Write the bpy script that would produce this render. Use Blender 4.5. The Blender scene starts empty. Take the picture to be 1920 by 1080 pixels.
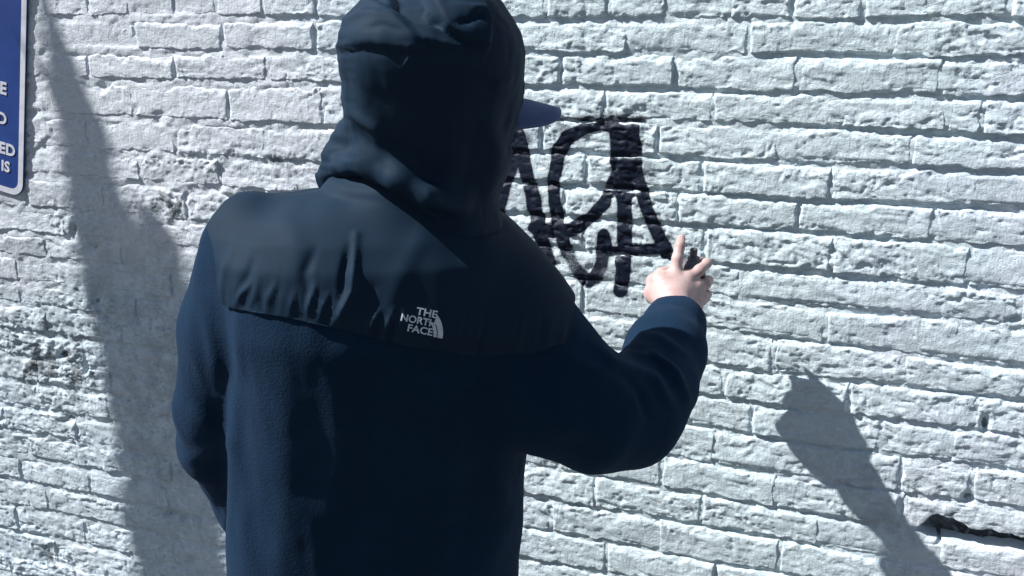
import bpy, bmesh, math, random
import numpy as np
from mathutils import Vector

random.seed(7); RNG = np.random.default_rng(7)
scene = bpy.context.scene
COL = scene.collection

# ------------------------------------------------------------------ camera
F_PX = 1900.0                                   # focal length in pixels of a 1920 wide picture
PITCH = math.atan(555.0 / F_PX)
YAW = math.atan(math.cos(PITCH) * F_PX / 5460.0)
CAM = np.array([0.0, -1.85, 1.80])
cam = bpy.data.cameras.new('camera')
cam.sensor_width = 36.0; cam.lens = 36.0 * F_PX / 1920.0
cam.clip_start = 0.02; cam.clip_end = 2000.0
camo = bpy.data.objects.new('camera', cam); COL.objects.link(camo)
camo.location = CAM; camo.rotation_euler = (math.pi / 2 - PITCH, 0, YAW)
scene.camera = camo

# ------------------------------------------------------------------ sky, sun, exposure
RAY = np.array([1.48, 0.71, -1.72]); RAY /= np.linalg.norm(RAY)          # the way sunlight travels
world = bpy.data.worlds.new('World'); scene.world = world; world.use_nodes = True
wn = world.node_tree
sky = wn.nodes.new('ShaderNodeTexSky'); sky.sky_type = 'NISHITA'; sky.sun_disc = False
sky.sun_elevation = math.asin(-RAY[2]); sky.sun_rotation = math.atan2(-RAY[0], -RAY[1])
bg = wn.nodes['Background']; bg.inputs['Strength'].default_value = 0.05
wn.links.new(sky.outputs['Color'], bg.inputs['Color'])
sun = bpy.data.lights.new('sun', 'SUN'); sun.energy = 5.0; sun.angle = math.radians(0.7); sun.color = (1.0, 0.985, 0.965)
suno = bpy.data.objects.new('sun', sun); COL.objects.link(suno)
suno.rotation_euler = Vector(RAY).to_track_quat('-Z', 'Y').to_euler(); suno.location = (-3, -3, 5)
vs = scene.view_settings
vs.view_transform = 'Standard'; vs.look = 'None'; vs.exposure = 0.53; vs.gamma = 1.0; vs.use_curve_mapping = False

# ------------------------------------------------------------------ measuring helpers
fwd = np.array([-math.sin(YAW) * math.cos(PITCH), math.cos(YAW) * math.cos(PITCH), -math.sin(PITCH)])
rgt = np.array([math.cos(YAW), math.sin(YAW), 0.0]); upv = np.cross(rgt, fwd)
def W(px, py, d=0.0):
    """world point seen at a photo position, d metres in front of the wall (wall plane y=0)"""
    r = F_PX * fwd + (px - 960) * rgt - (py - 540) * upv
    return CAM + r * ((-d - CAM[1]) / r[1])
def PX(P):
    v = np.asarray(P, dtype=np.float64) - CAM; z = v @ fwd
    return 960 + F_PX * (v @ rgt) / z, 540 - F_PX * (v @ upv) / z
def ss(a, b, x):
    t = np.clip((x - a) / (b - a), 0, 1); return t * t * (3 - 2 * t)

def _hash(ix, iy, iz, seed):
    n = (ix * 374761393 + iy * 668265263 + iz * 1440662683 + seed * 69069 + 12345) & 0xffffffff
    n = ((n ^ (n >> 13)) * 1274126177) & 0xffffffff
    n = ((n ^ (n >> 16)) * 2246822519) & 0xffffffff
    return ((n ^ (n >> 15)) & 0xffffff) / float(0xffffff)
def vn2(x, y, seed=0):
    xi = np.floor(x).astype(np.int64); yi = np.floor(y).astype(np.int64)
    fx = x - xi; fy = y - yi; fx = fx * fx * (3 - 2 * fx); fy = fy * fy * (3 - 2 * fy)
    z = np.zeros_like(xi)
    a = _hash(xi, yi, z, seed); b = _hash(xi + 1, yi, z, seed); c = _hash(xi, yi + 1, z, seed); d = _hash(xi + 1, yi + 1, z, seed)
    return ((a + (b - a) * fx) * (1 - fy) + (c + (d - c) * fx) * fy) * 2 - 1
def fbm2(x, y, seed=0, octv=3, gain=0.5):
    s = 0; a = 1.0
    for o in range(octv):
        s = s + a * vn2(x + 17.3 * o, y - 9.1 * o, seed + o); x = x * 2.03; y = y * 2.03; a *= gain
    return s
def vn3(p, seed=0):
    i = np.floor(p).astype(np.int64); f = p - i; f = f * f * (3 - 2 * f); r = 0
    for dx in (0, 1):
        for dy in (0, 1):
            for dz in (0, 1):
                w = (f[:, 0] if dx else 1 - f[:, 0]) * (f[:, 1] if dy else 1 - f[:, 1]) * (f[:, 2] if dz else 1 - f[:, 2])
                r = r + w * _hash(i[:, 0] + dx, i[:, 1] + dy, i[:, 2] + dz, seed)
    return r * 2 - 1
def fbm3(p, seed=0, octv=3, gain=0.5):
    s = 0; a = 1.0
    for o in range(octv):
        s = s + a * vn3(p, seed + o); p = p * 2.03 + 3.7; a *= gain
    return s
def seg_dist(px, py, pts):
    """distance to a polyline and the fraction along it"""
    best = np.full(np.shape(px), 1e9); frac = np.zeros(np.shape(px)); n = len(pts) - 1
    for k in range(n):
        ax, ay = pts[k][:2]; bx, by = pts[k + 1][:2]
        dx, dy = bx - ax, by - ay
        t = np.clip(((px - ax) * dx + (py - ay) * dy) / (dx * dx + dy * dy + 1e-12), 0, 1)
        d = np.hypot(px - ax - t * dx, py - ay - t * dy)
        m = d < best; best = np.where(m, d, best); frac = np.where(m, (k + t) / n, frac)
    return best, frac
def poly_sd(px, py, pts):
    """signed distance to a closed outline, negative inside"""
    d, _ = seg_dist(px, py, list(pts) + [pts[0]])
    ins = np.zeros(np.shape(px), bool); n = len(pts)
    for k in range(n):
        x1, y1 = pts[k]; x2, y2 = pts[(k + 1) % n]
        c = ((y1 > py) != (y2 > py)) & (px < (x2 - x1) * (py - y1) / (y2 - y1 + 1e-12) + x1)
        ins ^= c
    return np.where(ins, -d, d)

# ------------------------------------------------------------------ object helpers
def link(o, parent=None):
    COL.objects.link(o)
    if parent is not None:
        o.parent = parent
    return o
def empty(name, loc=(0, 0, 0)):
    o = bpy.data.objects.new(name, None); o.location = loc; o.empty_display_size = 0.1
    return link(o)
def tag(o, label=None, category=None, group=None, kind=None):
    if label: o['label'] = label
    if category: o['category'] = category
    if group: o['group'] = group
    if kind: o['kind'] = kind
    return o
def mesh_np(name, V, Fq, smooth=True, attrs=None):
    V = np.asarray(V, dtype=np.float32); Fq = np.asarray(Fq, dtype=np.int32)
    me = bpy.data.meshes.new(name); n = Fq.shape[1]
    me.vertices.add(len(V)); me.vertices.foreach_set('co', V.ravel())
    me.loops.add(Fq.size); me.loops.foreach_set('vertex_index', Fq.ravel())
    me.polygons.add(len(Fq))
    me.polygons.foreach_set('loop_start', np.arange(0, Fq.size, n, dtype=np.int32))
    me.polygons.foreach_set('use_smooth', np.full(len(Fq), smooth, dtype=bool))
    for k, a in (attrs or {}).items():
        at = me.attributes.new(k, 'FLOAT', 'POINT'); at.data.foreach_set('value', np.asarray(a, dtype=np.float32))
    me.update(calc_edges=True); me.validate()
    return me
def obj(name, me, mat, parent=None, loc=None):
    o = bpy.data.objects.new(name, me)
    if mat is not None: me.materials.append(mat)
    if loc is not None: o.location = loc
    return link(o, parent)
def grid_faces(nx, ny):
    """quads of a grid stored [ix*ny+iy]"""
    ix, iy = np.meshgrid(np.arange(nx - 1), np.arange(ny - 1), indexing='ij')
    a = (ix * ny + iy).ravel()
    return np.stack([a, a + ny, a + ny + 1, a + 1], 1)
def bm_obj(name, bm, mat, parent=None, smooth=False):
    me = bpy.data.meshes.new(name); bm.normal_update(); bm.to_mesh(me); bm.free()
    for p in me.polygons: p.use_smooth = smooth
    return obj(name, me, mat, parent)

# ------------------------------------------------------------------ signed-distance modelling
def surface_nets(F, org, h):
    nx, ny, nz = F.shape; S = F < 0
    c = [S[i:nx - 1 + i, j:ny - 1 + j, k:nz - 1 + k] for i in (0, 1) for j in (0, 1) for k in (0, 1)]
    cnt = sum(x.astype(np.int8) for x in c)
    act = (cnt > 0) & (cnt < 8)
    idx = np.full(act.shape, -1, np.int64); I = np.argwhere(act); idx[act] = np.arange(len(I))
    acc = np.zeros((len(I), 3)); num = np.zeros(len(I))
    cor = [(i, j, k) for i in (0, 1) for j in (0, 1) for k in (0, 1)]
    for a in range(8):
        for b in range(a + 1, 8):
            A = np.array(cor[a]); B = np.array(cor[b])
            if np.abs(A - B).sum() != 1: continue
            fa = F[I[:, 0] + A[0], I[:, 1] + A[1], I[:, 2] + A[2]]; fb = F[I[:, 0] + B[0], I[:, 1] + B[1], I[:, 2] + B[2]]
            m = (fa < 0) != (fb < 0); t = np.where(m, fa / np.where(m, fa - fb, 1), 0)
            acc += np.where(m[:, None], A + (B - A) * t[:, None], 0); num += m
    V = org + (I + acc / num[:, None]) * h
    Q = []
    for ax in range(3):
        sl0 = [slice(None)] * 3; sl1 = [slice(None)] * 3
        sl0[ax] = slice(0, -1); sl1[ax] = slice(1, None)
        d = (S[tuple(sl0)] != S[tuple(sl1)])
        o1, o2 = [(1, 2), (2, 0), (0, 1)][ax]
        J = np.argwhere(d); ok = (J[:, o1] > 0) & (J[:, o2] > 0) & (J[:, o1] < F.shape[o1] - 1) & (J[:, o2] < F.shape[o2] - 1)
        J = J[ok]
        def cell(da, db):
            K = J.copy(); K[:, o1] -= da; K[:, o2] -= db; return idx[K[:, 0], K[:, 1], K[:, 2]]
        q = np.stack([cell(1, 1), cell(0, 1), cell(0, 0), cell(1, 0)], 1)
        ins = S[J[:, 0], J[:, 1], J[:, 2]]
        q[~ins] = q[~ins][:, ::-1]; Q.append(q)
    Q = np.concatenate(Q); Q = Q[(Q >= 0).all(1)]
    return V, Q
def sdf_mesh(fn, lo, hi, h):
    lo = np.array(lo, float); hi = np.array(hi, float); n = np.ceil((hi - lo) / h).astype(int) + 1
    ax = [(lo[i] + np.arange(n[i]) * h).astype(np.float32) for i in range(3)]
    X, Y, Z = np.meshgrid(*ax, indexing='ij')
    return surface_nets(fn(X, Y, Z), lo, h)
def smin(a, b, k):
    t = np.clip(0.5 + 0.5 * (b - a) / k, 0, 1); return b + (a - b) * t - k * t * (1 - t)
def cone(X, Y, Z, a, b, ra, rb):
    a = np.asarray(a, np.float32); b = np.asarray(b, np.float32); d = b - a
    t = np.clip(((X - a[0]) * d[0] + (Y - a[1]) * d[1] + (Z - a[2]) * d[2]) / float(d @ d), 0, 1)
    return np.sqrt((X - a[0] - t * d[0]) ** 2 + (Y - a[1] - t * d[1]) ** 2 + (Z - a[2] - t * d[2]) ** 2) - (ra + (rb - ra) * t)
def chain(X, Y, Z, pts, k=0.01):
    r = None
    for (a, ra), (b, rb) in zip(pts[:-1], pts[1:]):
        c = cone(X, Y, Z, a, b, ra, rb); r = c if r is None else smin(r, c, k)
    return r
def ellip(X, Y, Z, c, r):
    q = np.sqrt(((X - c[0]) / r[0]) ** 2 + ((Y - c[1]) / r[1]) ** 2 + ((Z - c[2]) / r[2]) ** 2)
    return (q - 1) * min(r)
def slices(X, Y, Z, zs, cx, cy, a, b, phi, p=2.0):
    """a body given by its level sections: centre, half width, half depth; turned by phi"""
    o = np.argsort(zs); zs = np.array(zs)[o]
    f = lambda q: np.interp(Z, zs, np.array(q)[o]).astype(np.float32)
    CX, CY, A, B = f(cx), f(cy), f(a), f(b)
    c, s = math.cos(phi), math.sin(phi)
    u = (X - CX) * c + (Y - CY) * s; v = -(X - CX) * s + (Y - CY) * c
    q = (np.abs(u / A) ** p + np.abs(v / B) ** p) ** (1 / p)
    d = (q - 1) * np.minimum(A, B)
    return np.maximum(d, np.maximum(Z - zs[-1], zs[0] - Z))
def vnormals(V, Q):
    n = np.cross(V[Q[:, 2]] - V[Q[:, 0]], V[Q[:, 3]] - V[Q[:, 1]]); N = np.zeros_like(V)
    for k in range(4): np.add.at(N, Q[:, k], n)
    return N / (np.linalg.norm(N, axis=1)[:, None] + 1e-12)
def relax(V, Q, it=2, lam=0.5):
    E = np.concatenate([Q[:, [0, 1]], Q[:, [1, 2]], Q[:, [2, 3]], Q[:, [3, 0]]]); 
    for _ in range(it):
        S = np.zeros_like(V); c = np.zeros(len(V))
        np.add.at(S, E[:, 0], V[E[:, 1]]); np.add.at(S, E[:, 1], V[E[:, 0]])
        np.add.at(c, E[:, 0], 1); np.add.at(c, E[:, 1], 1)
        V = V + lam * (S / np.maximum(c, 1)[:, None] - V)
    return V
def keep_faces(V, Q, m):
    Q = Q[m]; u, inv = np.unique(Q, return_inverse=True)
    return V[u], inv.reshape(Q.shape), u

def smooth_rim(V, Q, it):
    E = np.concatenate([Q[:, [0, 1]], Q[:, [1, 2]], Q[:, [2, 3]], Q[:, [3, 0]]])
    k = np.sort(E, 1); _, inv, cnt = np.unique(k[:, 0] * 10 ** 7 + k[:, 1], return_inverse=True, return_counts=True)
    R = E[cnt[inv] == 1]; V = V.copy()
    for _ in range(it):
        S = np.zeros_like(V); c = np.zeros(len(V))
        np.add.at(S, R[:, 0], V[R[:, 1]]); np.add.at(S, R[:, 1], V[R[:, 0]]); np.add.at(c, R[:, 0], 1); np.add.at(c, R[:, 1], 1)
        m = c > 0; V[m] += 0.5 * (S[m] / c[m][:, None] - V[m])
    return V

# ------------------------------------------------------------------ materials
class NT:
    def __init__(s, name):
        s.m = bpy.data.materials.new(name); s.m.use_nodes = True; s.t = s.m.node_tree
        s.b = s.t.nodes['Principled BSDF']; s.out = s.t.nodes['Material Output']
    def n(s, typ, **kw):
        x = s.t.nodes.new(typ)
        for k, v in kw.items():
            if hasattr(x, k): setattr(x, k, v)
            else: x.inputs[k.replace('_', ' ')].default_value = v
        return x
    def l(s, a, b): s.t.links.new(a, b)
    def mix(s, fac, a, b, blend='MIX'):
        x = s.n('ShaderNodeMix', data_type='RGBA', blend_type=blend)
        for i, v in ((0, fac), (6, a), (7, b)):
            if hasattr(v, 'links'): s.l(v, x.inputs[i])
            else: x.inputs[i].default_value = v if i == 0 else (*v, 1.0)
        return x.outputs[2]
    def math(s, op, a, b=0.0, c=None):
        x = s.n('ShaderNodeMath', operation=op)
        for i, v in enumerate((a, b, c)):
            if v is None: continue
            if hasattr(v, 'links'): s.l(v, x.inputs[i])
            else: x.inputs[i].default_value = v
        return x.outputs[0]
    def noise(s, scale, detail=4.0, rough=0.55, vec=None, dist=0.0):
        x = s.n('ShaderNodeTexNoise'); x.inputs['Scale'].default_value = scale; x.inputs['Detail'].default_value = detail
        x.inputs['Roughness'].default_value = rough; x.inputs['Distortion'].default_value = dist
        if vec is not None: s.l(vec, x.inputs['Vector'])
        return x.outputs['Fac']
    def ramp(s, v, p0, p1):
        x = s.n('ShaderNodeMapRange', interpolation_type='SMOOTHSTEP'); s.l(v, x.inputs[0])
        x.inputs[1].default_value = p0; x.inputs[2].default_value = p1; return x.outputs[0]
    def pos(s, scale=(1, 1, 1), rot=(0, 0, 0)):
        g = s.n('ShaderNodeNewGeometry'); m = s.n('ShaderNodeMapping'); m.inputs['Scale'].default_value = scale; m.inputs['Rotation'].default_value = rot
        s.l(g.outputs['Position'], m.inputs['Vector']); return m.outputs[0]
    def attr(s, name):
        x = s.n('ShaderNodeAttribute'); x.attribute_name = name; return x.outputs['Fac']
    def bump(s, h, strength, dist):
        x = s.n('ShaderNodeBump'); x.inputs['Strength'].default_value = strength; x.inputs['Distance'].default_value = dist
        s.l(h, x.inputs['Height']); s.l(x.outputs[0], s.b.inputs['Normal']); return x
    def base(s, c):
        if hasattr(c, 'links'): s.l(c, s.b.inputs['Base Color'])
        else: s.b.inputs['Base Color'].default_value = (*c, 1)
    def set(s, **kw):
        for k, v in kw.items(): s.b.inputs[k.replace('_', ' ')].default_value = v

SPRAY = (0.0065, 0.0125, 0.029)
def mat_paint():
    t = NT('white_masonry_paint')
    p = t.pos()
    big = t.noise(3.0, 3, vec=p); mid = t.noise(26.0, 5, 0.6, vec=p)
    c = t.mix(t.ramp(big, 0.35, 0.7), (0.60, 0.71, 0.79), (0.67, 0.765, 0.83))
    c = t.mix(t.math('MULTIPLY', t.ramp(mid, 0.55, 0.8), 0.35), c, (0.50, 0.57, 0.58))
    sx_ = t.n('ShaderNodeSeparateXYZ'); t.l(p, sx_.inputs[0])
    wob_ = t.math('MULTIPLY', t.math('SUBTRACT', t.noise(2.2, 3, 0.6, vec=t.pos((1, 1, 1.7))), 0.5), 1.5)
    xw = t.math('ADD', sx_.outputs[0], wob_); zw = t.math('ADD', sx_.outputs[2], wob_)
    cream = t.math('MULTIPLY', t.math('MULTIPLY', t.ramp(xw, -0.75, -1.25), t.ramp(zw, 0.95, 1.35)), 0.6)
    c = t.mix(cream, c, (0.72, 0.735, 0.785))                     # warmer tint towards the upper left
    c = t.mix(t.math('MULTIPLY', t.ramp(xw, 0.0, 0.55), 0.75), c, (0.70, 0.735, 0.815))   # lavender tint towards the right
    mint = t.math('MULTIPLY', t.ramp(xw, -0.85, -0.5), t.math('MULTIPLY', t.ramp(xw, 0.25, -0.1), 0.6))
    c = t.mix(mint, c, (0.645, 0.76, 0.78))
    oi = t.n('ShaderNodeObjectInfo')
    c = t.mix(t.math('MULTIPLY', oi.outputs['Random'], 0.12), c, (0.52, 0.58, 0.60))
    # worn-through spots with their own shape: grey old render and dark brick
    pe = t.noise(60.0, 6, 0.65, vec=p, dist=0.4)
    bare = t.math('MULTIPLY', t.attr('bare'), 1.0)
    m = t.ramp(t.math('ADD', pe, t.math('MULTIPLY', bare, 0.55)), 0.84, 0.96)
    c = t.mix(m, c, (0.23, 0.265, 0.285))
    m2 = t.ramp(t.math('ADD', pe, t.math('MULTIPLY', bare, 0.42)), 0.95, 1.02)
    c = t.mix(m2, c, (0.045, 0.045, 0.052))
    dm = t.math('MULTIPLY', t.attr('greyed'), t.ramp(t.noise(17.0, 5, 0.65, vec=p), 0.38, 0.62))
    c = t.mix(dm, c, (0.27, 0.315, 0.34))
    sp = t.attr('spray'); gr = t.noise(420.0, 2, vec=p)
    sm = t.ramp(t.math('ADD', sp, t.math('MULTIPLY', t.math('SUBTRACT', gr, 0.5), 0.5)), 0.2, 0.75)
    c = t.mix(sm, c, SPRAY)
    t.base(c); t.set(Roughness=0.62); t.b.inputs['Specular IOR Level'].default_value = 0.35
    ps = t.pos((1.0, 1.0, 0.32), (0, 0.25, 0))
    h = t.math('ADD', t.math('MULTIPLY', t.noise(230.0, 3, 0.6, vec=ps), 0.7), t.math('MULTIPLY', t.noise(600.0, 2, vec=p), 0.35))
    fl = t.ramp(t.noise(125.0, 4, 0.6, vec=t.pos((1.0, 1.0, 1.5)), dist=0.6), 0.5, 0.555); fk = t.ramp(t.noise(58.0, 5, 0.65, vec=t.pos((0.8, 1.0, 1.6)), dist=0.8), 0.55, 0.60)
    h = t.math('ADD', h, t.math('ADD', t.math('MULTIPLY', fl, 0.28), t.math('MULTIPLY', fk, -0.34)))   # flaking edges of old coats
    t.bump(h, 0.66, 0.0030)
    return t.m
def mat_simple(name, col, rough=0.6, spec=0.5, nscale=None, ncol=None, bscale=None, bdist=0.001, bstr=0.5, metal=0.0, sheen=0.0):
    t = NT(name); p = t.pos()
    if nscale: t.base(t.mix(t.ramp(t.noise(nscale, 5, 0.6, vec=p), 0.35, 0.7), col, ncol))
    else: t.base(col)
    t.set(Roughness=rough, Metallic=metal); t.b.inputs['Specular IOR Level'].default_value = spec
    if sheen:
        t.b.inputs['Sheen Weight'].default_value = sheen; t.b.inputs['Sheen Roughness'].default_value = 0.6
        t.b.inputs['Sheen Tint'].default_value = (0.25, 0.45, 0.9, 1)
    if bscale: t.bump(t.noise(bscale, 4, 0.6, vec=p), bstr, bdist)
    return t.m
M_PAINT = mat_paint()
M_FLEECE = mat_simple('navy_black_fleece', (0.0066, 0.0215, 0.046), 0.95, 0.10, 14, (0.0080, 0.0245, 0.052), 260, 0.0022, 0.6, sheen=0.05)
M_NYLON = mat_simple('navy_black_nylon', (0.0075, 0.0225, 0.044), 0.72, 0.14, 9, (0.0092, 0.026, 0.050), 500, 0.0006, 0.35)
M_THREAD = mat_simple('white_embroidery', (0.72, 0.76, 0.82), 0.7, 0.3, 300, (0.55, 0.6, 0.68), 900, 0.0006, 0.6)
M_CAP = mat_simple('blue_cap_cloth', (0.12, 0.16, 0.31), 0.8, 0.3, 40, (0.095, 0.13, 0.26), 900, 0.0005, 0.5)
M_JEANS = mat_simple('dark_denim', (0.02, 0.03, 0.06), 0.85, 0.25, 30, (0.03, 0.045, 0.08), 800, 0.0006, 0.5)
M_SHOE = mat_simple('black_canvas', (0.012, 0.012, 0.014), 0.8, 0.3, 30, (0.02, 0.02, 0.022))
M_SOLE = mat_simple('white_rubber', (0.6, 0.6, 0.58), 0.7, 0.4, 30, (0.45, 0.45, 0.43))
M_HAIR = mat_simple('dark_hair', (0.012, 0.009, 0.007), 0.6, 0.4)
def mat_skin():
    t = NT('skin'); p = t.pos()
    c = t.mix(t.ramp(t.noise(45, 4, vec=p), 0.35, 0.7), (0.57, 0.415, 0.39), (0.47, 0.315, 0.30))
    t.base(c); t.set(Roughness=0.55); t.b.inputs['Subsurface Weight'].default_value = 0.08
    t.b.inputs['Subsurface Radius'].default_value = (0.01, 0.004, 0.002); t.b.inputs['Subsurface Scale'].default_value = 0.5
    t.bump(t.noise(500, 3, vec=p), 0.4, 0.0005); return t.m
M_SKIN = mat_skin()
M_BLUE = mat_simple('blue_sign_sheeting', (0.010, 0.042, 0.20), 0.5, 0.4, 7, (0.016, 0.058, 0.25), 200, 0.0004, 0.3)
M_WHITE = mat_simple('white_sign_sheeting', (0.66, 0.68, 0.74), 0.5, 0.4, 60, (0.55, 0.57, 0.63))
M_STEEL = mat_simple('galvanised_steel', (0.45, 0.46, 0.47), 0.45, 0.5, 80, (0.35, 0.36, 0.37), metal=0.8)
M_CAN = mat_simple('black_can_lacquer', (0.012, 0.014, 0.02), 0.35, 0.5)
M_TIN = mat_simple('can_dome', (0.10, 0.105, 0.12), 0.45, 0.5)
M_NOZ = mat_simple('dark_plastic', (0.09, 0.095, 0.11), 0.5, 0.4)
M_BARK = mat_simple('bark', (0.10, 0.08, 0.06), 0.9, 0.2, 18, (0.17, 0.14, 0.11), 60, 0.01, 0.8)
M_PAVE = mat_simple('tarmac_pavement', (0.085, 0.085, 0.085), 0.9, 0.3, 5, (0.12, 0.12, 0.115), 150, 0.002, 0.5)
M_ASPH = mat_simple('asphalt', (0.045, 0.045, 0.047), 0.9, 0.3, 40, (0.06, 0.06, 0.06), 300, 0.004, 0.6)

# ------------------------------------------------------------------ ground
def box_bm(lo, hi, bev=0.0):
    bm = bmesh.new(); bmesh.ops.create_cube(bm, size=1.0)
    for v in bm.verts:
        v.co = Vector([lo[i] + (v.co[i] + 0.5) * (hi[i] - lo[i]) for i in range(3)])
    if bev: bmesh.ops.bevel(bm, geom=bm.edges[:], offset=bev, segments=2, affect='EDGES', profile=0.5)
    return bm
bm = bmesh.new()
bm.faces.new([bm.verts.new(v) for v in ((-600, -600, -0.13), (600, -600, -0.13), (600, 600, -0.13), (-600, 600, -0.13))])
tag(bm_obj('road', bm, M_ASPH), kind='structure')
tag(bm_obj('pavement', box_bm((-14, -3.2, -0.2), (14, 0.04, 0.0), 0.015), M_PAVE), kind='structure')

# ------------------------------------------------------------------ brick wall
# bed joints read off the photo: y at x=300 | x=1000, 1440, 1920
LB = [-28, 35, 97, 155, 225, 290, 345, 412, 463, 510, 560, 605, 657, 707, 757, 808, 857, 905, 955, 1005, 1055]
RB = {1000: [-27, 36, 99, 161, 222, 284, 342, 402, 458, 515, 573, 632, 691, 751, 813, 874, 931, 992, 1048, 1106, 1164, 1222],
      1440: [-31, 37, 104, 174, 237, 305, 372, 432, 504, 568, 632, 698, 760, 821, 888, 949, 1009, 1072, 1136, 1200, 1264, 1328],
      1920: [-35, 37, 111, 185, 256, 322, 395, 467, 549, 616, 692, 752, 817, 887, 957, 1026, 1093, 1162, 1232, 1302, 1372, 1442]}
X0, X1, ZT = -4.0, 2.4, 2.75                       # extent of the wall
def poly_from(pts):
    a = np.array(sorted([(W(x, y)[0], W(x, y)[2]) for x, y in pts])); return a
def left_pts(y):
    return [(60, y - (y + 15) / 4800.0 * 240), (300, y)]
def right_pts(k):
    return [(x, RB[x][k]) for x in (1000, 1440, 1920)]
XS = W(800, 260)[0]                                # where three tall courses meet four (behind the hood)
bounds = []                                        # continuous boundaries
def cont(L, k): return poly_from(left_pts(LB[L]) + right_pts(k))
# (top, bottom, xmin, xmax, known perpend pixels, header?)
courses = []
C = {k: cont(k, k) for k in (0, 1, 2, 3)}
for L in range(6, 21): C[L + 1] = cont(L, L + 1)
lft = {3: C[3], 4: poly_from(left_pts(225) + [(800, 247)]), 5: poly_from(left_pts(290) + [(800, 322)]), 6: C[7]}
rgh = {3: C[3], 7: C[7]}
for k in (4, 5, 6): rgh[k] = poly_from([(800, RB[1000][k] - (RB[1440][k] - RB[1000][k]) * 200 / 440)] + right_pts(k))
PERP = {0: [1025, 1141, 1251, 1367, 1488, 1618, 1749, 1897, 165, 325, 492], 1: [252, 417, 590, 1178, 1404, 1673], 2: [165, 327, 500, 1052, 1264, 1495, 1766],
        7: [350, 480, 1095, 1322, 1560, 1816], 8: [270, 1150, 1390, 1642, 1914], 9: [230, 390, 1300, 1547, 1801], 10: [323, 180, 1450, 1692],
        11: [182, 257, 1358, 1592, 1830], 12: [230, 1297, 1410, 1651, 1784], 13: [157, 298, 1341, 1577, 1688, 1823], 14: [210, 1240, 1455, 1695],
        15: [205, 1114, 1316, 1536, 1760], 16: [143, 270, 1034, 1234, 1462, 1700], 17: [190, 1136, 1340, 1560], 18: [317, 170], 19: [240, 90], 20: [330, 160]}
PL = {3: [250, 428, 605], 4: [165, 327, 500], 5: [263, 412, 560]}
PR = {3: [1134, 1336, 1580, 1777, 1843], 4: [1015, 1234, 1462, 1710], 5: [1100, 1317, 1558, 1832], 6: [1060, 1271, 1497, 1751]}
for k in sorted(C):
    if k in (0, 1, 2): courses.append((C[k], C[k + 1], X0, X1, PERP.get(k, []), k == 0))
    elif k >= 7 and k + 1 in C: courses.append((C[k], C[k + 1], X0, X1, PERP.get(k, []), False))
for k in (3, 4, 5): courses.append((lft[k], lft[k + 1], X0, XS, PL[k], False))
for k in (3, 4, 5, 6): courses.append((rgh[k], rgh[k + 1], XS, X1, PR[k], False))
def zat(poly, X): return np.interp(X, poly[:, 0], poly[:, 1])
def shifted(poly, dz):
    q = poly.copy(); q[:, 1] += dz; return q
top = C[0]; n = 0
while top[:, 1].max() < ZT:
    nt = shifted(top, 0.0655); courses.append((nt, top, X0, X1, [], n % 6 == 5)); top = nt; n += 1
WALL_TOP = top
bot = C[21]; n = 0
while bot[:, 1].min() > 0.0:
    nb = shifted(bot, -0.068); courses.append((bot, nb, X0, X1, [], n % 6 == 2)); bot = nb; n += 1

# spray-paint strokes of the tag (photo pixels, width in px, softness)
STROKES = [
    ([(971, 252), (981, 302), (996, 359), (1008, 416), (1018, 465), (1030, 492)], 29, 0.45),
    ([(1169, 241), (1128, 232), (1096, 238), (1063, 257), (1044, 292), (1038, 337), (1040, 380), (1047, 420), (1059, 461), (1079, 502), (1100, 526), (1116, 522), (1130, 498), (1134, 465), (1131, 440)], 27, 0.35),
    ([(1002, 426), (1039, 435), (1075, 430), (1108, 409), (1132, 380), (1149, 343), (1165, 300)], 27, 0.35),
    ([(1168, 241), (1172, 302), (1172, 363), (1171, 424), (1169, 486), (1165, 545)], 31, 0.35),
    ([(1166, 250), (1170, 300), (1172, 352)], 50, 0.3),
    ([(1188, 240), (1192, 300), (1198, 345), (1212, 388), (1231, 433), (1251, 477)], 27, 0.35),
    ([(1128, 472), (1165, 472), (1210, 469), (1246, 464)], 24, 0.35),
    ([(968, 262), (952, 320), (938, 372), (926, 425)], 34, 0.9),
]
HAZE = [([(1050, 232), (1110, 222), (1200, 224)], 32, 0.62), ([(1205, 280), (1225, 340)], 40, 0.4), ([(960, 245), (985, 262)], 40, 0.6), ([(940, 330), (925, 410)], 44, 0.8), ([(1180, 230), (1190, 330)], 74, 0.45)]
def spray_mask(px, py):
    wob = 3.0 * vn2(px / 23.0, py / 23.0, 91)
    core = np.zeros(np.shape(px)); soft = np.zeros(np.shape(px))
    for pts, w, s in STROKES:
        w = w * (0.90 if w < 40 else 0.95)
        d, _ = seg_dist(px + wob, py + wob * 0.6, pts)
        core = np.maximum(core, 1 - ss(w * 0.5 * (0.9 - s * 0.5), w * 0.5 * (1.12 + s * 0.5), d))
        soft = np.maximum(soft, 0.36 * np.exp(-(np.maximum(d - w * 0.45, 0) / 10.0) ** 2))
    for pts, w, a in HAZE:
        d, _ = seg_dist(px, py, pts); soft = np.maximum(soft, a * np.exp(-(d / (w * 0.5)) ** 2))
    return core, soft
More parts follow.
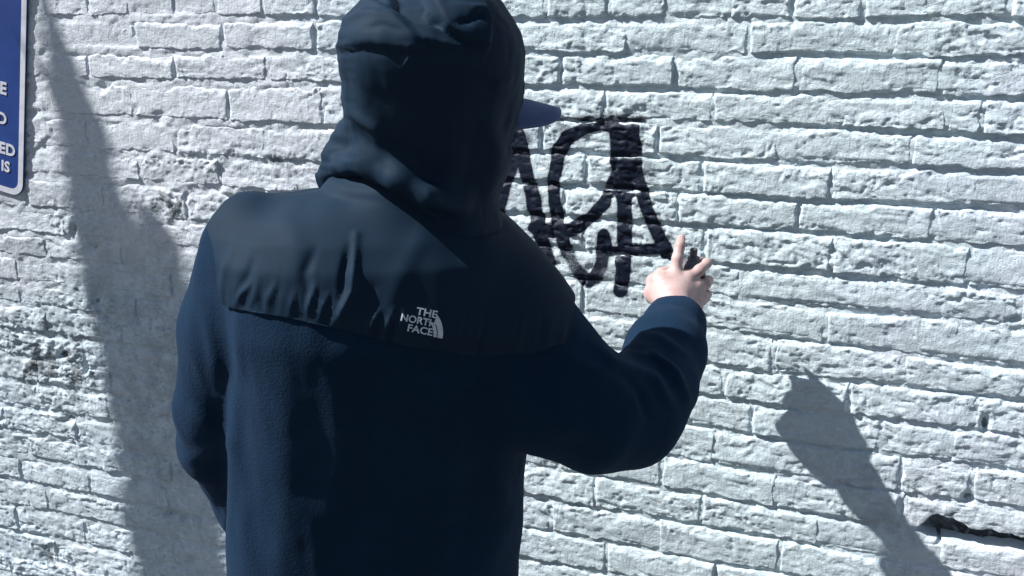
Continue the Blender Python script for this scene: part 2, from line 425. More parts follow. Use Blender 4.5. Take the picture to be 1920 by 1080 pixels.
HOLES = [(1847, 797, 8, 15, .02, 1), (1815, 936, 10, 11, .015, 1), (1903, 600, 13, 6, .012, .7), (115, 666, 9, 8, .02, 1.2), (160, 690, 5, 12, .015, 1), (180, 560, 8, 14, .015, .8), (137, 430, 6, 12, .012, .8),
         (178, 463, 12, 6, .010, .6), (365, 1050, 12, 10, .008, .5), (318, 965, 10, 5, .012, .6), (347, 972, 9, 6, .012, .6), (127, 787, 12, 8, .012, .8), (35, 645, 8, 6, .01, .7),
         (190, 165, 8, 10, .006, .3), (300, 214, 14, 6, .004, .1), (255, 206, 6, 9, .004, .1), (1250, 700, 10, 6, .008, .1), (1690, 950, 7, 20, .01, .5)]
CRUM = [(100, 690, 110, 110, 1.0), (60, 270, 45, 50, .8), (130, 420, 90, 60, .7), (430, 300, 230, 28, .9), (330, 385, 130, 40, .8), (150, 560, 110, 60, .6), (60, 1040, 120, 40, .6), (1760, 960, 170, 40, .5), (310, 640, 110, 220, .34), (1090, 960, 120, 60, .35), (1590, 850, 50, 60, .3)]
def wall_px(X, Z):
    P = np.stack([X, np.zeros_like(X), Z], -1); a, b = PX(P)
    bad = (np.abs(a - 960) > 4000) | (np.abs(b - 540) > 4000) | (X < -3)
    return np.where(bad, -9999, a), np.where(bad, -9999, b)
def crumble(px, py):
    c = np.zeros(np.shape(px))
    for x, y, rx, ry, a in CRUM: c = np.maximum(c, a * np.exp(-((px - x) / rx) ** 2 - ((py - y) / ry) ** 2))
    return c
def leftness(X): return 1 - ss(-1.25, -0.95, X)
GAP = W(1725, 985), W(1920, 1026)
def lumps(X, Z, px, py):
    """relief shared by bricks and mortar: thick paint coats, brush drags, pits, crumbling"""
    L = leftness(X); low = ss(500, 640, py) ; rough = (1 - L) * 0.8 + L * (0.35 + 0.65 * low)
    h = 0.0011 * fbm2(X * 24, Z * 30, 11, 2) * (0.5 + rough * 0.6)
    wx = 0.010 * vn2(X * 40, Z * 40, 25); wz = 0.006 * vn2(X * 40, Z * 40, 26)
    n1 = fbm2((X + wx) * 48 + Z * 30, (Z + wz) * 82, 21, 3, 0.6)
    rough = rough * (0.55 + 0.6 * ss(-0.35, 0.45, fbm2(X * 4.6, Z * 14, 29, 2)))
    h = h + rough * (0.0005 * n1 + 0.0012 * ss(0.05, 0.22, n1) - 0.0017 * ss(0.32, 0.55, -n1))
    blot = 0.35 + 0.65 * ss(-0.2, 0.4, fbm2(X * 13, Z * 22, 27, 2))
    h = h + rough * blot * 0.0007 * fbm2(X * 260 + Z * 120, Z * 80, 31, 2)
    pit = vn2((X + wx) * 70, Z * 110, 41); h = h - rough * 0.0026 * ss(0.55, 0.75, pit)
    c = crumble(px, py)
    h = h + c * (0.0034 * fbm2(X * 62, Z * 85, 51, 3, 0.6) - 0.001)
    bare = np.clip(c * 1.0 * (0.5 + 0.8 * np.maximum(fbm2(X * 20, Z * 22, 61, 2), -0.3)), 0, 1)
    for x, y, rx, ry, d, b in HOLES:
        g = np.exp(-(((px - x) / rx) ** 2 + ((py - y) / ry) ** 2) ** 1.5); h = h - d * g; bare = np.maximum(bare, b * g)
    return h, bare
GREYED = [(90, 640, 170, 200, .75), (60, 900, 260, 190, .5), (30, 430, 110, 90, .6), (450, 305, 260, 26, .4), (1620, 930, 160, 90, .3), (1150, 1000, 200, 60, .3), (1720, 980, 200, 45, .5), (310, 760, 200, 300, .5)]  # areas where the paint is tinted greyer, mostly at lower left
def greyed(px, py):
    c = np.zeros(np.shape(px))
    for x, y, rx, ry, a in GREYED: c = np.maximum(c, a * np.exp(-((px - x) / rx) ** 2 - ((py - y) / ry) ** 2))
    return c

brick_wall = tag(empty('brick_wall', (-0.8, 0.2, 0)), 'white painted old brick wall with a black graffiti tag', 'wall')
WOFF = np.array([-0.8, 0.2, 0.0])
def brick_arrays(xl, xr, tp, bt, nx, ny, seed, detail):
    r = np.random.default_rng(seed)
    u = np.linspace(0, 1, nx); v = np.linspace(0, 1, ny)
    u = 0.8 * u + 0.2 * (0.5 - 0.5 * np.cos(np.pi * u)); v = 0.75 * v + 0.25 * (0.5 - 0.5 * np.cos(np.pi * v))
    U, Vv = np.meshgrid(u, v, indexing='ij')
    lean = r.normal(0, 0.0012, 2)
    xm = 0.5 * (xl + xr); zm = 0.5 * (zat(tp, xm) + zat(bt, xm))
    L = float(leftness(np.array(xm))); jh = 0.0016 + 0.0022 * r.random(); jv = 0.0030 + L * 0.003
    w1 = 0.0022 * vn2(v * 3.1 + seed * 1.7, v * 0 + 3.3, 5); w2 = 0.0022 * vn2(v * 3.3 + seed * 2.9, v * 0 + 7.3, 6)
    XL = xl + jh + lean[0] * (v - 0.5) + w1; XR = xr - jh + lean[1] * (v - 0.5) + w2
    X = XL[None, :] + (XR - XL)[None, :] * U
    zt = zat(tp, X) - jv + 0.0034 * vn2(X * 14, X * 0 + zm * 31, 7) + 0.0022 * vn2(X * 60, X * 0 + zm * 47, 8)
    zb = zat(bt, X) + jv + 0.0034 * vn2(X * 14, X * 0 + zm * 37, 9) + 0.0030 * vn2(X * 62, X * 0 + zm * 53, 10) + 0.0012 * vn2(X * 190, X * 0 + zm * 59, 12)
    gapx = ss(GAP[0][0] - 0.01, GAP[0][0] + 0.03, X)
    if bt is C[15]: zb = zb + gapx * (0.026 + 0.014 * vn2(X * 14, X * 0, 14) + 0.004 * vn2(X * 50, X * 0, 15))
    if tp is C[15]: zt = zt - gapx * 0.013
    Z = zb + (zt - zb) * Vv
    px, py = wall_px(X, Z)
    et, eb = zt - Z, Z - zb; el = X - XL[None, :]; er = XR[None, :] - X
    chip = 0.72 + 0.75 * (fbm2(X * 34, Z * 50, 71, 2) + 0.45 * fbm2(X * 90, Z * 90, 75, 2)); chip = np.clip(chip, 0.25, 2.2)
    pdep = 0.0025 + 0.0045 * r.random(2) ** 1.5
    q = lambda e, rr, pw: (1 - np.clip(e / (rr * chip), 0, 1)) ** pw
    drop = np.maximum.reduce([0.0068 * q(et, 0.0150, 1.35), 0.0095 * q(eb, 0.0036, 1.7), pdep[0] * q(el, 0.0055, 1.8), pdep[1] * q(er, 0.0055, 1.8)])
    face = 0.0005 + r.normal(0, 0.0012) + 0.0040 * r.normal(0, .45) * (U - 0.5) + 0.0045 * r.normal(0, .45) * (Vv - 0.5)
    hh, bare = lumps(X, Z, px, py)
    low = ss(150, 700, py) * (1 - 0.5 * L)
    face = face - low * 0.0015 * (0.3 - Vv)           # lower courses lean out at the foot a little
    h = face + hh - drop
    core, soft = spray_mask(px, py)
    missed = 1 - 0.85 * ss(0.002, 0.006, drop) * ss(0.0, 0.004, 0.008 - et) * ss(-0.2, 0.2, vn2(X * 45, Z * 5, 81) + 0.1)
    sp = np.maximum(core, soft) * missed
    V = np.stack([X, -h, Z], -1).reshape(-1, 3)
    return V, sp.ravel(), bare.ravel(), (core * missed).ravel(), greyed(px, py).ravel()
def add_skirt(V, nx, ny, attrs, back=0.05):
    ring = [i * ny for i in range(nx)] + [(nx - 1) * ny + j for j in range(1, ny)] + [i * ny + ny - 1 for i in range(nx - 2, -1, -1)] + [j for j in range(ny - 2, 0, -1)]
    ring = np.array(ring); B = V[ring].copy(); B[:, 1] = back; n0 = len(V); m = len(ring)
    a = ring; b = np.roll(ring, -1); c = n0 + (np.arange(m) + 1) % m; d = n0 + np.arange(m)
    return np.concatenate([V, B]), np.stack([b, a, d, c], 1), [np.concatenate([t, t[ring]]) for t in attrs]
MODULE = 0.222
bricks = []
for ci, (tp, bt, xa, xb, perp, head) in enumerate(courses):
    mod = MODULE * (0.52 if head else 1.0)
    kx = []
    for p in perp:
        x = W(p, 540)[0]
        for _ in range(4):                          # perpend pixel -> x at this course's own height
            zc = 0.5 * (zat(tp, x) + zat(bt, x)); py = PX((x, 0, zc))[1]; x = W(p, py)[0]
        if xa < x < xb: kx.append(x)
    kx = sorted(kx); zc = zat(bt, 0.0)
    if not kx: kx = [xa + 2.0 + (0.5 * MODULE if ci % 2 else 0) + random.uniform(-.03, .03)]
    xs = [kx[0]]
    for x in kx[1:]:
        g = x - xs[-1]; nn = max(1, round(g / mod))
        base = xs[-1]
        for i in range(1, nn): xs.append(base + g * i / nn + random.uniform(-.006, .006))
        xs.append(x)
    while xs[0] > xa + 0.5 * mod: xs.insert(0, xs[0] - mod * random.uniform(.96, 1.04))
    while xs[-1] < xb - 0.5 * mod: xs.append(xs[-1] + mod * random.uniform(.96, 1.04))
    xs[0] = xa; xs[-1] = xb
    for a, b in zip(xs[:-1], xs[1:]):
        cx = .5 * (a + b); cz = .5 * (zat(tp, cx) + zat(bt, cx)); ex = []
        for qx in (a, b):
            for qp in (tp, bt):
                v = np.array((qx, 0, zat(qp, qx))) - CAM
                ex.append(PX((qx, 0, zat(qp, qx))) if v @ fwd > 0.3 else (-9e3, -9e3))
        ex = np.array(ex)
        vis = ex[:, 0].max() > -10 and ex[:, 0].min() < 1930 and ex[:, 1].max() > -10 and ex[:, 1].min() < 1090
        bricks.append((vis, a, b, tp, bt, len(bricks)))
tagV, tagF, tagA, tagN = [], [], [], 0
visible = [b for b in bricks if b[0]]
farV, farF, farS, farB, farN = [], [], [], [], 0
count = 0
for vis, a, b, tp, bt, sd in bricks:
    own = vis and count < 300
    nx = max(14, int((b - a) / 0.0027)) if vis else 26; ny = 26 if vis else 12
    V, sp, ba, core, di = brick_arrays(a, b, tp, bt, nx, ny, sd, vis)
    Fq = grid_faces(nx, ny)
    if vis and core.max() > 0.3:                    # paint film of the tag, a skin over this brick's face
        m = (core[Fq] > 0.3).all(1)
        if m.any():
            N = vnormals(V, Fq); T, Q, u = keep_faces(V + N * 0.0006, Fq, m)
            tagV.append(T); tagF.append(Q + tagN); tagA.append(core[u]); tagN += len(T)
    V, sk, (sp, ba, di) = add_skirt(V, nx, ny, [sp, ba, di])
    Fq = np.concatenate([Fq, sk])
    if own:
        count += 1; c = np.array([.5 * (a + b), 0.0, V[:, 2].mean()])
        me = mesh_np('brick', V - c, Fq, True, {'spray': sp, 'bare': ba, 'greyed': di})
        obj('brick', me, M_PAINT, brick_wall, c - WOFF)
    else:
        farV.append(V); farF.append(Fq + farN); farS.append(sp); farB.append(ba); farN += len(V)
me = mesh_np('outer_brickwork', np.concatenate(farV) - WOFF, np.concatenate(farF), True, {'spray': np.concatenate(farS), 'bare': np.concatenate(farB)})
tag(obj('outer_brickwork', me, M_PAINT, brick_wall), kind='stuff')
print('bricks', len(bricks), 'visible', len(visible), 'own', count)

BEDS = [(C[k], X0, X1) for k in C] + [(lft[k], X0, XS) for k in (4, 5)] + [(rgh[k], XS, X1) for k in (4, 5, 6)]
# mortar: one rough sheet behind the brick faces
def mortar(name, x0, x1, z0, z1, h, off=0.0):
    nx = int((x1 - x0) / h) + 1; nz = int((z1 - z0) / h) + 1
    X, Z = np.meshgrid(np.linspace(x0, x1, nx), np.linspace(z0, z1, nz), indexing='ij')
    px, py = wall_px(X, Z); L = leftness(X) * (1 - 0.6 * ss(420, 620, py))
    hh, bare = lumps(X, Z, px, py)
    bed = np.zeros_like(X)
    for poly, xa_, xb_ in BEDS:
        zz = np.interp(X, poly[:, 0], poly[:, 1]); bed = np.maximum(bed, (1 - ss(0.007, 0.012, np.abs(Z - zz))) * (X > xa_) * (X < xb_))
    perp = -0.0010 + 0.0040 * vn2(X * 9, Z * 15, 131) + 0.0012 * fbm2(X * 60, Z * 60, 133, 2)
    bedh = (-0.0047 + 0.0030 * vn2(X * 5.0, Z * 14, 137)) * (1 - L) - 0.0012 * L + 0.0018 * fbm2(X * 45, Z * 70, 101, 3) + L * 0.0024 * vn2(X * 30, Z * 40, 111)
    y = -(bedh * bed + np.minimum(perp, 0.0006) * (1 - bed) + hh * 0.8) + off
    # the length of bed joint that has fallen out
    gz = np.interp(X, C[15][:, 0], C[15][:, 1]); gx = ss(GAP[0][0] - 0.01, GAP[0][0] + 0.02, X)
    g = gx * (1 - ss(0.026, 0.036, np.abs(Z - gz - 0.010))); y = y + 0.05 * g; bare = np.maximum(bare, 1.3 * g)
    core, soft = spray_mask(px, py); sp = np.maximum(core, soft) * (0.62 + 0.5 * ss(-.4, .2, vn2(X * 40, Z * 30, 121)))
    V = np.stack([X, y, Z], -1).reshape(-1, 3) - WOFF
    return obj(name, mesh_np(name, V, grid_faces(nx, nz), True, {'spray': sp.ravel(), 'bare': bare.ravel(), 'greyed': greyed(px, py).ravel()}), M_PAINT, brick_wall)
zlo = min(W(0, 1080)[2], W(1920, 1080)[2]) - 0.03
mortar('mortar', W(0, 1080)[0] - 0.05, W(1920, 1080)[0] + 0.05, zlo, W(0, 0)[2] + 0.06, 0.0036)
V = np.array([(X0, .016, 0), (X1, .016, 0), (X1, .016, ZT), (X0, .016, ZT)]) - WOFF
wb = box_bm((X0 - WOFF[0], .075 - WOFF[1], 0), (X1 - WOFF[0], .40 - WOFF[1], ZT), 0)
bm_obj('wall_core', wb, M_PAINT, brick_wall)
wb = box_bm((X0 - WOFF[0], .0055 - WOFF[1], 0), (W(0, 1080)[0] - WOFF[0] - 0.04, .074 - WOFF[1], ZT), 0); bm_obj('mortar', wb, M_PAINT, brick_wall)
wb = box_bm((W(1920, 1080)[0] - WOFF[0] + 0.04, .0055 - WOFF[1], 0), (X1 - WOFF[0], .074 - WOFF[1], ZT), 0); bm_obj('mortar', wb, M_PAINT, brick_wall)
xa, xb = W(0, 1080)[0] - WOFF[0] - 0.04, W(1920, 1080)[0] - WOFF[0] + 0.04
bm_obj('mortar', box_bm((xa, .0055 - WOFF[1], 0), (xb, .074 - WOFF[1], zlo + 0.01), 0), M_PAINT, brick_wall)
bm_obj('mortar', box_bm((xa, .0055 - WOFF[1], W(0, 0)[2] + 0.05), (xb, .074 - WOFF[1], ZT), 0), M_PAINT, brick_wall)
# coping on top of the wall
bm_obj('coping', box_bm((X0 - WOFF[0], -0.03 - WOFF[1], ZT + .07), (X1 - WOFF[0], .43 - WOFF[1], ZT + 0.15), 0.01), M_PAVE, brick_wall)

def mat_tag():
    t = NT('black_spray_paint'); p = t.pos(); t.base(SPRAY); t.set(Roughness=0.5)
    t.b.inputs['Specular IOR Level'].default_value = 0.3
    tr = t.n('ShaderNodeBsdfTransparent'); mx = t.n('ShaderNodeMixShader')
    a = t.ramp(t.math('ADD', t.attr('cover'), t.math('MULTIPLY', t.math('SUBTRACT', t.noise(420, 2, vec=p), 0.5), 0.45)), 0.35, 0.8)
    t.l(a, mx.inputs[0]); t.l(tr.outputs[0], mx.inputs[1]); t.l(t.b.outputs[0], mx.inputs[2]); t.l(mx.outputs[0], t.out.inputs[0])
    t.bump(t.noise(300, 3, vec=p), 0.5, 0.0015); return t.m
me = mesh_np('graffiti_tag', np.concatenate(tagV) - WOFF, np.concatenate(tagF), True, {'cover': np.concatenate(tagA)})
g = obj('graffiti_tag', me, mat_tag(), brick_wall); g['label'] = 'looping black spray paint letters sprayed on white bricks'

# ------------------------------------------------------------------ person
D0 = 0.62
def wp(x, y, d): return W(x, y, d)
def rows_to(rows, d):
    zs, cx, a = [], [], []
    for py, l, r in rows:
        A, B = W(l, py, d), W(r, py, d); zs.append(.5 * (A[2] + B[2])); cx.append(.5 * (A[0] + B[0])); a.append(.5 * (B[0] - A[0]))
    return zs, cx, a
TORSO = [(352, 640, 860), (368, 540, 878), (390, 478, 900), (425, 436, 945), (470, 415, 990), (540, 412, 1005), (600, 419, 1008), (680, 437, 1002), (760, 435, 1000), (850, 431, 992), (930, 427, 984), (1010, 424, 982), (1080, 424, 974), (1200, 425, 968), (1300, 427, 962)]
tb = [0.085, 0.10, 0.115, 0.13, 0.138, 0.145, 0.15, 0.148, 0.145, 0.14, 0.14, 0.14, 0.14, 0.14, 0.14]
ty = [-0.60, -0.605, -0.61, -0.615, -0.62, -0.622, -0.62, -0.608, -0.595, -0.585, -0.58, -0.575, -0.57, -0.565, -0.56]
PHI = math.radians(30)
def fit_rows(rows, cy, b, phi, p=2.0):
    """level sections whose outlines pass through the measured left and right edges"""
    zs, cx, a = [], [], []; th = np.linspace(0, 2 * math.pi, 73)
    for (py, l, r), y, bb in zip(rows, cy, b):
        A, B = W(l, py, -y), W(r, py, -y); z = .5 * (A[2] + B[2]); x = .5 * (A[0] + B[0]); h = .5 * (B[0] - A[0])
        for _ in range(12):
            u, v = [q * np.sign(w_) * np.abs(w_) ** (2 / p) for q, w_ in ((h, np.cos(th)), (bb, np.sin(th)))]
            R = np.stack([x + u * math.cos(phi) - v * math.sin(phi), y + u * math.sin(phi) + v * math.cos(phi), np.full_like(u, z)], -1)
            qx, qy = PX(R); k = 1900.0 / ((np.array([x, y, z]) - CAM) @ fwd)
            i, j = qx.argmin(), qx.argmax(); el, er = l - qx[i], r - qx[j]
            x += .5 * (el + er) / k; h = max(.03, h + .5 * (er - el) / k); z -= (py - .5 * (qy[i] + qy[j])) / k
        zs.append(z); cx.append(x); a.append(h)
    return zs, cx, a
tz, tx, ta = fit_rows(TORSO, ty, tb, PHI, 2.25)
def P(x, y, d, r): return (wp(x, y, d), r)
L_ARM = [P(476, 472, .68, .074), P(433, 620, .68, .070), P(413, 760, .65, .064), P(413, 830, .61, .062), P(470, 935, .50, .056), P(540, 985, .42, .05)]
R_ARM = [P(950, 590, .56, .092), P(1035, 730, .545, .090), P(1112, 768, .51, .084), P(1176, 775, .46, .075), P(1226, 720, .39, .066), P(1247, 658, .305, .058), P(1259, 626, .250, .052)]
def jacket_sdf(X, Y, Z):
    d = slices(X, Y, Z, tz, tx, ty, ta, tb, PHI, 2.25)
    d = smin(d, chain(X, Y, Z, L_ARM, 0.02), 0.025)
    d = smin(d, chain(X, Y, Z, R_ARM, 0.03), 0.03)
    d = smin(d, cone(X, Y, Z, wp(760, 410, .60), wp(790, 335, .60), .115, .080), 0.03)
    return d
def project(V): return PX(V)
def ridge(px, py, pts, w, amp):
    d, fr = seg_dist(px, py, pts)
    return amp * np.exp(-(d / w) ** 2) * (0.25 + 0.75 * np.sin(np.pi * np.clip(fr, 0.04, 0.96)))
J_FOLDS = [([(446, 600), (447, 700), (438, 850), (428, 1000), (426, 1090)], 12, .006), ([(728, 690), (724, 850), (700, 1000), (690, 1090)], 20, .006), ([(535, 640), (532, 820), (545, 1000), (520, 1090)], 26, .004),
           ([(620, 690), (640, 800), (625, 960)], 26, .004), ([(380, 560), (398, 640), (410, 740)], 14, .005), ([(345, 760), (385, 790), (425, 825)], 16, .006), ([(350, 860), (390, 850), (430, 830)], 14, .005),
           ([(1172, 662), (1222, 668), (1262, 700), (1285, 745)], 9, .010), ([(1185, 625), (1235, 630), (1290, 665)], 8, .007), ([(1180, 690), (1225, 712), (1255, 760)], 9, .008), ([(1168, 640), (1200, 655), (1240, 690)], 6, -.006), ([(1160, 700), (1200, 735), (1220, 790)], 9, -.006), ([(1110, 640), (1140, 680), (1190, 700)], 10, .008), ([(1030, 640), (1090, 690), (1180, 720)], 18, .005),
           ([(1000, 760), (1060, 800), (1140, 810)], 18, .005), ([(975, 690), (990, 760), (985, 850)], 18, .006), ([(860, 690), (850, 850), (860, 1000)], 24, .005), ([(930, 900), (960, 960), (930, 1060)], 20, .005)]
V, Q = sdf_mesh(jacket_sdf, (-1.05, -0.86, 0.72), (0.02, -0.16, 1.62), 0.0052)
V = relax(V, Q, 6); N = vnormals(V, Q); px, py = project(V)
near = ss(-0.2, 0.3, -(N @ fwd))
disp = 0.0045 * fbm3(V * np.array([13, 13, 2.0]), 3, 2) + 0.0008 * fbm3(V * np.array([45, 45, 16]), 5, 2)
for pts, w, a in J_FOLDS: disp = disp + near * ridge(px, py, pts, w, a)
V = V + N * disp[:, None]
person_at = np.array([tx[-2], ty[-2], 0.0])
# skin: head, neck, hands, body core as one surface
FACE = np.array([0.62, 0.78, -0.08]); FACE /= np.linalg.norm(FACE)
HEAD = wp(822, 180, 0.60)
side = np.cross(FACE, (0, 0, 1)); side /= np.linalg.norm(side); hup = np.cross(side, FACE)
def hp(f, s, u): return HEAD + FACE * f + side * s + hup * u
HIP = np.array([tx[-2] + .005, ty[-2] + .01, 0.90]); print('hip', HIP, ta[-1], tz[-1])
LEGS = []
for s, fy in ((-1, -0.50), (1, -0.60)):
    LEGS.append([HIP + (s * .095, 0, 0), np.array([HIP[0] + s * .105, fy + .02, .49]), np.array([HIP[0] + s * .11, fy - .02, .09])])
def body_sdf(X, Y, Z):
    d = ellip(X, Y, Z, hp(-0.005, 0, 0.008), (.084, .088, .098))
    d = smin(d, ellip(X, Y, Z, hp(0.035, 0, -0.055), (.052, .055, .062)), 0.03)          # jaw
    d = smin(d, cone(X, Y, Z, hp(.088, 0, .005), hp(.105, 0, -.028), .008, .014), 0.012)  # nose
    d = smin(d, cone(X, Y, Z, hp(.076, -.03, .02), hp(.076, .03, .02), .014, .014), 0.012)  # brow
    for s in (-1, 1):
        d = np.maximum(d, -(ellip(X, Y, Z, hp(.094, s * .031, .0), (.014, .014, .010))))   # eye hollow
        d = smin(d, ellip(X, Y, Z, hp(.078, s * .031, .001), (.0125, .0125, .0125)), 0.002)
        d = smin(d, ellip(X, Y, Z, hp(-.005, s * .088, -.012), (.016, .016, .030)), 0.006)   # ear
    d = smin(d, cone(X, Y, Z, hp(.080, -.022, -.062), hp(.080, .022, -.062), .008, .008), 0.006)  # lips
    d = np.maximum(d, -cone(X, Y, Z, hp(.092, -.02, -.062), hp(.092, .02, -.062), .0025, .0025))
    d = smin(d, chain(X, Y, Z, [(HEAD + (-.01, 0, -.06), .062), (np.array([-.56, -.62, 1.46]), .07)]), 0.03)
    d = smin(d, slices(X, Y, Z, tz, tx, ty, [q * .62 for q in ta], [q * .66 for q in tb], PHI), 0.04)
    d = smin(d, chain(X, Y, Z, [(p, r * .52) for p, r in L_ARM], 0.02), 0.03)
    d = smin(d, chain(X, Y, Z, [(p, r * .5) for p, r in R_ARM] + [P(1266, 592, .215, .027)], 0.02), 0.03)
    for a, b, c in LEGS: d = smin(d, chain(X, Y, Z, [(a - (0, 0, .06), .078), (b, .056), (c, .038)]), 0.04)
    return d
BV, BQ = sdf_mesh(body_sdf, (-1.0, -0.84, 0.04), (0.0, -0.14, 1.86), 0.0085)
BV = relax(BV, BQ, 1)
# right hand: back towards us, index raised on the nozzle, the others round the can
HANDR = dict(
    palm=[(P(1265, 604, 0.234, .033), P(1264, 560, 0.190, .030)), (P(1264, 565, 0.197, .028), P(1240, 530, 0.172, .022)), (P(1264, 560, 0.190, .026), P(1264, 520, 0.160, .017)), (P(1268, 562, 0.190, .026), P(1286, 524, 0.152, .017)),
          (P(1272, 570, 0.190, .024), P(1303, 538, 0.148, .0155)), (P(1274, 580, 0.194, .023), P(1312, 560, 0.150, .0145)), (P(1250, 560, 0.190, .024), P(1228, 550, 0.177, .020))],
    fingers=[[P(1266, 520, 0.160, .0118), P(1270, 484, 0.152, .0095), P(1275, 460, 0.140, .0088), P(1277, 447, 0.124, .0075)],
             [P(1286, 524, 0.152, .0120), P(1311, 507, 0.140, .0100), P(1325, 494, 0.118, .0090), P(1318, 490, 0.096, .0080)],
             [P(1303, 540, 0.148, .0115), P(1323, 532, 0.130, .0098), P(1328, 526, 0.102, .0088), P(1314, 524, 0.082, .0080)],
             [P(1308, 564, 0.152, .0105), P(1322, 558, 0.132, .0088), P(1326, 552, 0.108, .0080), P(1314, 548, 0.090, .0072)],
             [P(1232, 545, 0.178, .0170), P(1226, 528, 0.162, .0135), P(1240, 514, 0.138, .0115), P(1262, 506, 0.116, .0098)]])
def hand_sdf(X, Y, Z):
    d = None
    for (a, ra), (b, rb) in HANDR['palm']:
        c = cone(X, Y, Z, a, b, ra, rb); d = c if d is None else smin(d, c, 0.008)
    for fch in HANDR['fingers']: d = smin(d, chain(X, Y, Z, fch, 0.004), 0.006)
    for fch in HANDR['fingers'][:4]:                                  # knuckles
        p, r = fch[0]; d = smin(d, ellip(X, Y, Z, p + np.array([0, -.006, .002]), (.010, .009, .009)), 0.008)
    return d
c0 = wp(1275, 540, .15)
HV, HQ = sdf_mesh(hand_sdf, c0 - np.array([.10, .12, .13]), c0 + np.array([.09, .12, .13]), 0.0022)
HV = relax(HV, HQ, 2)
# left hand, loosely curled in front of the belt
LW = L_ARM[-1][0]; ldir = np.array([.75, .45, -.30]); ldir /= np.linalg.norm(ldir); lsd = np.cross(ldir, (0, 0, 1)); lsd /= np.linalg.norm(lsd); lup = np.cross(lsd, ldir)
def lp(f, s, u): return LW + ldir * f + lsd * s + lup * u
def lhand_sdf(X, Y, Z):
    d = cone(X, Y, Z, lp(-.03, 0, 0), lp(.05, 0, 0), .027, .027)
    for i, (u, ln) in enumerate(((.030, .9), (.010, 1.0), (-.011, .93), (-.030, .75))):
        d = smin(d, cone(X, Y, Z, lp(.02, 0, u * .6), lp(.082, 0, u), .018, .0125), .012)
        d = smin(d, chain(X, Y, Z, [(lp(.082, 0, u), .0115), (lp(.082 + .036 * ln, -.012, u), .0095), (lp(.082 + .050 * ln, -.036, u), .0088), (lp(.082 + .036 * ln, -.054, u), .0078)], .004), .005)
    d = smin(d, chain(X, Y, Z, [(lp(.02, -.005, .02), .018), (lp(.055, -.02, .042), .0125), (lp(.088, -.035, .045), .0098)], .005), .008)
    return d
KV, KQ = sdf_mesh(lhand_sdf, LW - .13, LW + .16, 0.003)
AV = np.concatenate([BV, HV, KV]) - person_at; AQ = np.concatenate([BQ, HQ + len(BV), KQ + len(BV) + len(HV)])
person = obj('person', mesh_np('person', AV, AQ), M_SKIN, None, person_at)
tag(person, 'person seen from behind in a dark hooded jacket, right hand raised to the wall', 'person')
jacket = obj('jacket', mesh_np('jacket', V - person_at, Q), M_FLEECE, person)
# shoulder panel of smooth nylon, gathered along its lower seam
YOKE = [(385, 420), (396, 470), (411, 577), (500, 592), (600, 612), (700, 637), (770, 655), (880, 672), (1000, 668), (1075, 640), (1080, 560), (1060, 440), (940, 330), (700, 320), (520, 330), (420, 380)]
G_FOLDS = [([(440, 576), (455, 550), (474, 530)], 6, .005), ([(466, 582), (480, 552), (486, 520)], 6, .005), ([(497, 588), (503, 560), (520, 530)], 6, .004), ([(573, 602), (580, 570), (593, 533)], 6, .007), ([(597, 610), (606, 575), (616, 550)], 5, .005),
           ([(622, 615), (645, 575), (660, 545), (668, 440)], 8, .010), ([(690, 632), (698, 605), (712, 580)], 6, .007), ([(716, 640), (722, 615), (740, 580)], 6, .006), ([(740, 648), (744, 620), (756, 590)], 6, .005), ([(540, 598), (548, 570), (556, 545)], 6, .004),
           ([(420, 560), (425, 500), (440, 455)], 10, .006), ([(640, 560), (645, 510), (655, 465)], 8, -.007), ([(575, 560), (572, 510), (590, 470)], 10, -.005), ([(450, 545), (470, 510), (480, 480)], 8, -.004), ([(680, 610), (690, 570), (700, 540)], 8, -.004), ([(720, 590), (770, 480), (800, 420)], 24, .004), ([(540, 420), (560, 470), (550, 520)], 26, .004)]
YV, YQ = sdf_mesh(lambda X, Y, Z: jacket_sdf(X, Y, Z) - 0.0065, (-1.0, -0.86, 1.18), (-0.1, -0.46, 1.6), 0.0036)
YV = relax(YV, YQ, 5); YN = vnormals(YV, YQ); ypx, ypy = project(YV)
sd = poly_sd(ypx, ypy, YOKE); nf = -(YN @ fwd)
yd = 0.0045 * fbm3(YV * np.array([13, 13, 2.0]), 3, 2)
seam = np.interp(ypx, [400, 500, 600, 700, 770, 880, 1000], [577, 592, 612, 637, 655, 672, 668])
puff = ss(0, 45, seam - ypy); yd = yd + 0.004 * puff - 0.0035
gather = ss(110, 4, seam - ypy) * ss(-2, 8, seam - ypy); yd = yd + 0.0022 * gather * vn2(ypx / 9.0 + ypy / 50.0, ypy / 160.0, 77)
for pts, w, a in G_FOLDS: yd = yd + ridge(ypx, ypy, pts, w * .9, a * .75)
YV2 = YV + YN * yd[:, None]
m = ((sd < 0) & (nf > -0.25) & (YV[:, 1] < -0.5))[YQ].all(1)
T, Qk, u = keep_faces(YV2, YQ, m)
T = smooth_rim(T, Qk, 14)
yoke = obj('yoke', mesh_np('yoke', T - person_at, Qk), M_NYLON, jacket); yoke['label'] = 'smooth nylon panel across the shoulders, gathered at its seam'

